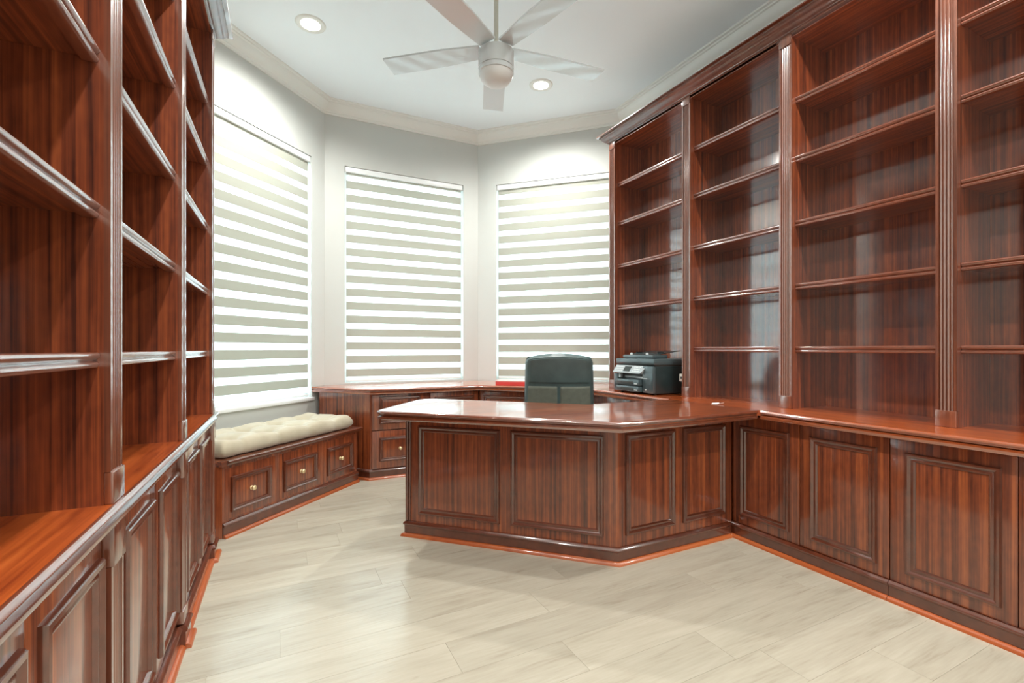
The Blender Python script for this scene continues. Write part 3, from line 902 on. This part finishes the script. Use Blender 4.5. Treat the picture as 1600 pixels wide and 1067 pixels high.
# ------------------------------------------------------------------ printer on the worktop
def printer():
    t = thing('printer', 'black all-in-one printer with two paper trays on the worktop in the far bookcase bay', 'printer', (2.385, 2.952, 0.76), -pi / 2)
    W, D, HH = 0.415, 0.36, 0.275
    MB().bbox(0.0, W, 0.025, D, 0.006, 0.205, 0.012).build('housing', m_black, t)
    MB().bbox(-0.003, W + 0.003, 0.008, D, 0.212, 0.258, 0.012).build('scanner_lid', m_black2, t)
    MB().box(0.008, W - 0.008, 0.03, D - 0.01, 0.204, 0.213).build('lid_seam', m_line, t)
    # document feeder on the lid
    f = MB()
    f.bbox(0.03, 0.36, 0.05, 0.20, 0.258, 0.286, 0.010)
    f.build('document_feeder', m_black2, t)
    fl = MB().add([(0.06, 0.13, 0.288), (0.35, 0.13, 0.288), (0.35, 0.33, 0.312), (0.06, 0.33, 0.312), (0.06, 0.13, 0.293), (0.35, 0.13, 0.293), (0.35, 0.33, 0.317), (0.06, 0.33, 0.317)],
                  [(0, 3, 2, 1), (4, 5, 6, 7), (0, 1, 5, 4), (1, 2, 6, 5), (2, 3, 7, 6), (3, 0, 4, 7)])
    fl.box(0.08, 0.085, 0.14, 0.20, 0.293, 0.306).box(0.31, 0.315, 0.14, 0.20, 0.293, 0.306)
    fl.build('feeder_tray', m_black, t)
    for sx in (0.10, 0.27):
        MB().lathe([(0.011, 0), (0.011, 0.012), (0.006, 0.016)], (sx, 0.08, 0.285), 12).build('hinge_knob', m_light, t)
    # tilted control panel
    yb, yt, zb_, zt_ = -0.028, 0.012, 0.150, 0.206
    x0, x1 = 0.006, 0.345
    cpv = [(x0, yb, zb_), (x1 - 0.035, yb, zb_), (x1, yt, zt_), (x0, yt, zt_), (x0, 0.03, zb_ - 0.006), (x1 - 0.03, 0.03, zb_ - 0.006), (x1, 0.035, zt_), (x0, 0.035, zt_)]
    c = MB().add(cpv, [(0, 1, 2, 3), (4, 7, 6, 5), (0, 4, 5, 1), (1, 5, 6, 2), (2, 6, 7, 3), (3, 7, 4, 0)]).build('control_panel', m_panel, t)
    def on(u, v, off=0.0015):
        return (x0 + u * 0.31, yb + (yt - yb) * v - off * 0.8, zb_ + (zt_ - zb_) * v + off * 0.6)
    scr = MB().add([on(0.36, 0.2), on(0.60, 0.2), on(0.60, 0.85), on(0.36, 0.85)], [(0, 1, 2, 3)])
    scr.build('display', m_screen, c, smooth=0)
    for r in range(3):
        for k in range(9):
            u = 0.05 + k * 0.033 if k < 9 else 0
            if 0.34 < u < 0.62: continue
            MB().add([on(u, 0.2 + r * 0.25), on(u + 0.022, 0.2 + r * 0.25), on(u + 0.022, 0.34 + r * 0.25), on(u, 0.34 + r * 0.25)], [(0, 1, 2, 3)]).build('button', m_light, c, smooth=0)
        for k in range(6):
            u = 0.68 + k * 0.04
            MB().add([on(u, 0.2 + r * 0.25), on(u + 0.026, 0.2 + r * 0.25), on(u + 0.026, 0.34 + r * 0.25), on(u, 0.34 + r * 0.25)], [(0, 1, 2, 3)]).build('button', m_light, c, smooth=0)
    # output slot and tray
    MB().box(0.06, 0.36, 0.018, 0.027, 0.108, 0.143).build('output_slot', m_line, t, smooth=0)
    MB().add([(0.12, -0.004, 0.121), (0.36, -0.004, 0.114), (0.36, 0.026, 0.128), (0.12, 0.026, 0.132)], [(0, 1, 2, 3)]).build('output_tray', m_light, t, smooth=0)
    MB().bbox(0.046, 0.07, -0.004, 0.03, 0.112, 0.140, 0.003).build('card_slot_cover', m_light, t)
    # two paper cassettes with handle recesses
    for z0, z1 in ((0.014, 0.056), (0.060, 0.104)):
        d_ = MB().bbox(0.050, 0.300, -0.030, 0.03, z0, z1, 0.005).build('paper_tray', m_black2, t)
        MB().box(0.105, 0.245, -0.0325, -0.029, z0 + 0.014, z0 + 0.028).build('handle_recess', m_line, d_, smooth=0)
        MB().bbox(0.255, 0.285, -0.033, -0.029, z0 + 0.010, z0 + 0.018, 0.001).build('size_mark', m_light, d_)
    MB().bbox(0.0, 0.046, -0.012, 0.03, 0.010, 0.142, 0.006).build('side_cover', m_black2, t)
    MB().bbox(0.305, W, 0.0, 0.03, 0.010, 0.205, 0.010).build('corner_cover', m_black2, t)
    MB().lathe([(0.007, 0), (0.007, 0.003)], seg=14).build('status_light', m_light, t).matrix_local = Matrix.Translation((0.345, -0.001, 0.035)) @ Matrix.Rotation(pi / 2, 4, 'X')
    for sx in (0.03, W - 0.03):
        for sy in (0.05, D - 0.04):
            MB().lathe([(0.012, 0.0), (0.012, 0.008)], (sx, sy, 0), 12).build('foot', m_line, t)
printer()

# ------------------------------------------------------------------ small things on the worktop
t = thing('card_box', 'flat red box with pale lid on the worktop below the right window', 'box', (1.80, 3.88, 0.76), -pi / 4 + 0.06)
MB().bbox(-0.02, 0.34, -0.0, 0.20, 0.0, 0.036, 0.002).build('tray', m_red, t)
MB().bbox(-0.022, 0.342, -0.002, 0.202, 0.034, 0.044, 0.003).build('lid', m_redtop, t)

sc = MB()
sc.add([(0, 0, 0.0005), (0.045, 0.008, 0.0005), (0.05, 0.03, 0.006), (0.012, 0.026, 0.004), (0.07, -0.004, 0.010), (0.03, -0.012, 0.002), (0.0, 0, 0.0015), (0.045, 0.008, 0.0022), (0.05, 0.03, 0.0075), (0.012, 0.026, 0.0055), (0.07, -0.004, 0.0115), (0.03, -0.012, 0.0035)],
       [(0, 1, 2, 3), (1, 0, 5, 4), (6, 9, 8, 7), (7, 10, 11, 6), (0, 3, 9, 6), (3, 2, 8, 9), (2, 1, 7, 8), (1, 4, 10, 7), (4, 5, 11, 10), (5, 0, 6, 11)])
o = sc.build('paper_scrap', m_paper, None, smooth=0)
o.location = (2.33, 1.99, 0.7601); o.rotation_euler = (0, 0, -0.7)
tag(o, 'small white scrap of paper on the worktop where the desk joins', 'paper')

t = thing('plug_adapter', 'small ivory plug box on the bookcase side beside the printer', 'plug', (2.56, 2.409, 0.888), 0)
MB().bbox(-0.014, 0.014, 0.0, 0.040, -0.026, 0.026, 0.004).build('body', m_outlet, t)
MB().box(-0.015, -0.0135, 0.012, 0.028, -0.008, 0.008).build('socket', m_line, t)

# ------------------------------------------------------------------ ceiling fan
def fan():
    fx, fy = 1.108, 2.408
    t = thing('ceiling_fan', 'white five-blade ceiling fan with drum housing and opal light', 'fan', (fx, fy, 0), 0)
    r = 0.100
    MB().lathe([(0.0, H), (0.065, H), (0.065, H - 0.03), (0.03, H - 0.07), (0.018, H - 0.075)][::-1], seg=32).build('ceiling_canopy', m_white, t)
    MB().lathe([(0.0125, 2.79), (0.0125, H - 0.06)], seg=18).build('down_rod', m_steel, t)
    MB().lathe([(0.0, 2.752), (0.028, 2.752), (0.028, 2.786), (0.020, 2.806), (0.014, 2.812)], seg=24).build('coupling', m_steel, t)
    MB().lathe([(0.0, 2.756), (r - 0.006, 2.756), (r, 2.751), (r, 2.659), (r - 0.002, 2.657), (r - 0.006, 2.657), (r - 0.006, 2.653), (0.0, 2.653)], seg=48).build('motor_housing', m_white, t, smooth=40)
    MB().lathe([(r - 0.0045, 2.6545), (r - 0.0045, 2.657)], seg=48).build('seam_ring', m_line, t)
    MB().lathe([(0.0, 2.654), (r - 0.001, 2.654), (r - 0.001, 2.630), (r - 0.006, 2.628), (0.0, 2.628)], seg=48).build('light_ring', m_white, t, smooth=40)
    dome = [(r - 0.006, 2.6285)] + [((r - 0.007) * cos(a * pi / 2 / 10) ** 0.8 if a < 10 else 0.0, 2.627 - 0.062 * sin(a * pi / 2 / 10)) for a in range(0, 11)]
    MB().lathe(dome, seg=40).build('opal_dome', m_opal, t, smooth=60)
    va = atan2(fy, fx)     # line of sight
    for k in range(5):
        a = va + radians(2) + 2 * pi * k / 5
        n = 12
        prof = []
        R0, R1 = 0.085, 0.665
        for i in range(n + 1):
            s = i / n
            rr = R0 + (R1 - R0) * s
            hw = 0.050 + 0.016 * min(1, s * 2.5) + 0.004 * s
            prof.append((rr, hw))
        vs, fs = [], []
        tw = radians(4)
        for zz in (0.005, -0.005):
            for rr, hw in prof:
                for y in (-hw, hw):
                    xe = rr
                    vs.append((xe, y * cos(tw), 2.768 + y * sin(tw) + zz))
        m_ = (n + 1) * 2
        for i in range(n):
            fs.append((2 * i, 2 * i + 1, 2 * i + 3, 2 * i + 2)); b = m_
            fs.append((b + 2 * i, b + 2 * i + 2, b + 2 * i + 3, b + 2 * i + 1))
            fs.append((2 * i, 2 * i + 2, b + 2 * i + 2, b + 2 * i)); fs.append((2 * i + 1, b + 2 * i + 1, b + 2 * i + 3, 2 * i + 3))
        fs.append((0, m_, m_ + 1, 1)); fs.append((2 * n, 2 * n + 1, m_ + 2 * n + 1, m_ + 2 * n))
        ca, sa = cos(a), sin(a)
        vs = [(x * ca - y * sa, x * sa + y * ca, z) for x, y, z in vs]
        MB().add(vs, fs).build('blade', m_white, t, smooth=30)
fan()

# ------------------------------------------------------------------ recessed downlights
def downlight(x, y, label, seen=True):
    t = thing('downlight', label, 'ceiling light', (x, y, H), 0, 'recessed ceiling downlights')
    MB().lathe([(0.062, -0.001), (0.066, -0.007), (0.085, -0.008), (0.098, -0.004), (0.1, 0.0)], seg=36).build('trim_ring', m_crown, t, smooth=50)
    MB().lathe([(0.0, -0.0045), (0.063, -0.0045)], seg=36).build('lens', m_glow, t)
    ld_ = bpy.data.lights.new('downlight_lamp', 'SPOT')
    ld_.energy = LAMP_W; ld_.color = LAMP_COL; ld_.shadow_soft_size = 0.05; ld_.spot_size = radians(160); ld_.spot_blend = 0.8
    lo = bpy.data.objects.new('lamp', ld_); COL.objects.link(lo); lo.parent = t; lo.location = (0, 0, -0.03)
for x, y, l in ((0.219, 3.55, 'lit recessed downlight left of the ceiling fan'), (2.026, 3.49, 'lit recessed downlight right of the ceiling fan'),
                (0.219, 0.9, 'recessed downlight between the fan and the camera on the left'), (2.026, 0.9, 'recessed downlight between the fan and the camera on the right'),
                (0.219, -0.9, 'added unseen fill downlight behind the camera on the left'), (2.026, -0.9, 'added unseen fill downlight behind the camera on the right')):  # rear pair is added, unseen fill for surfaces facing the camera
    downlight(x, y, l)
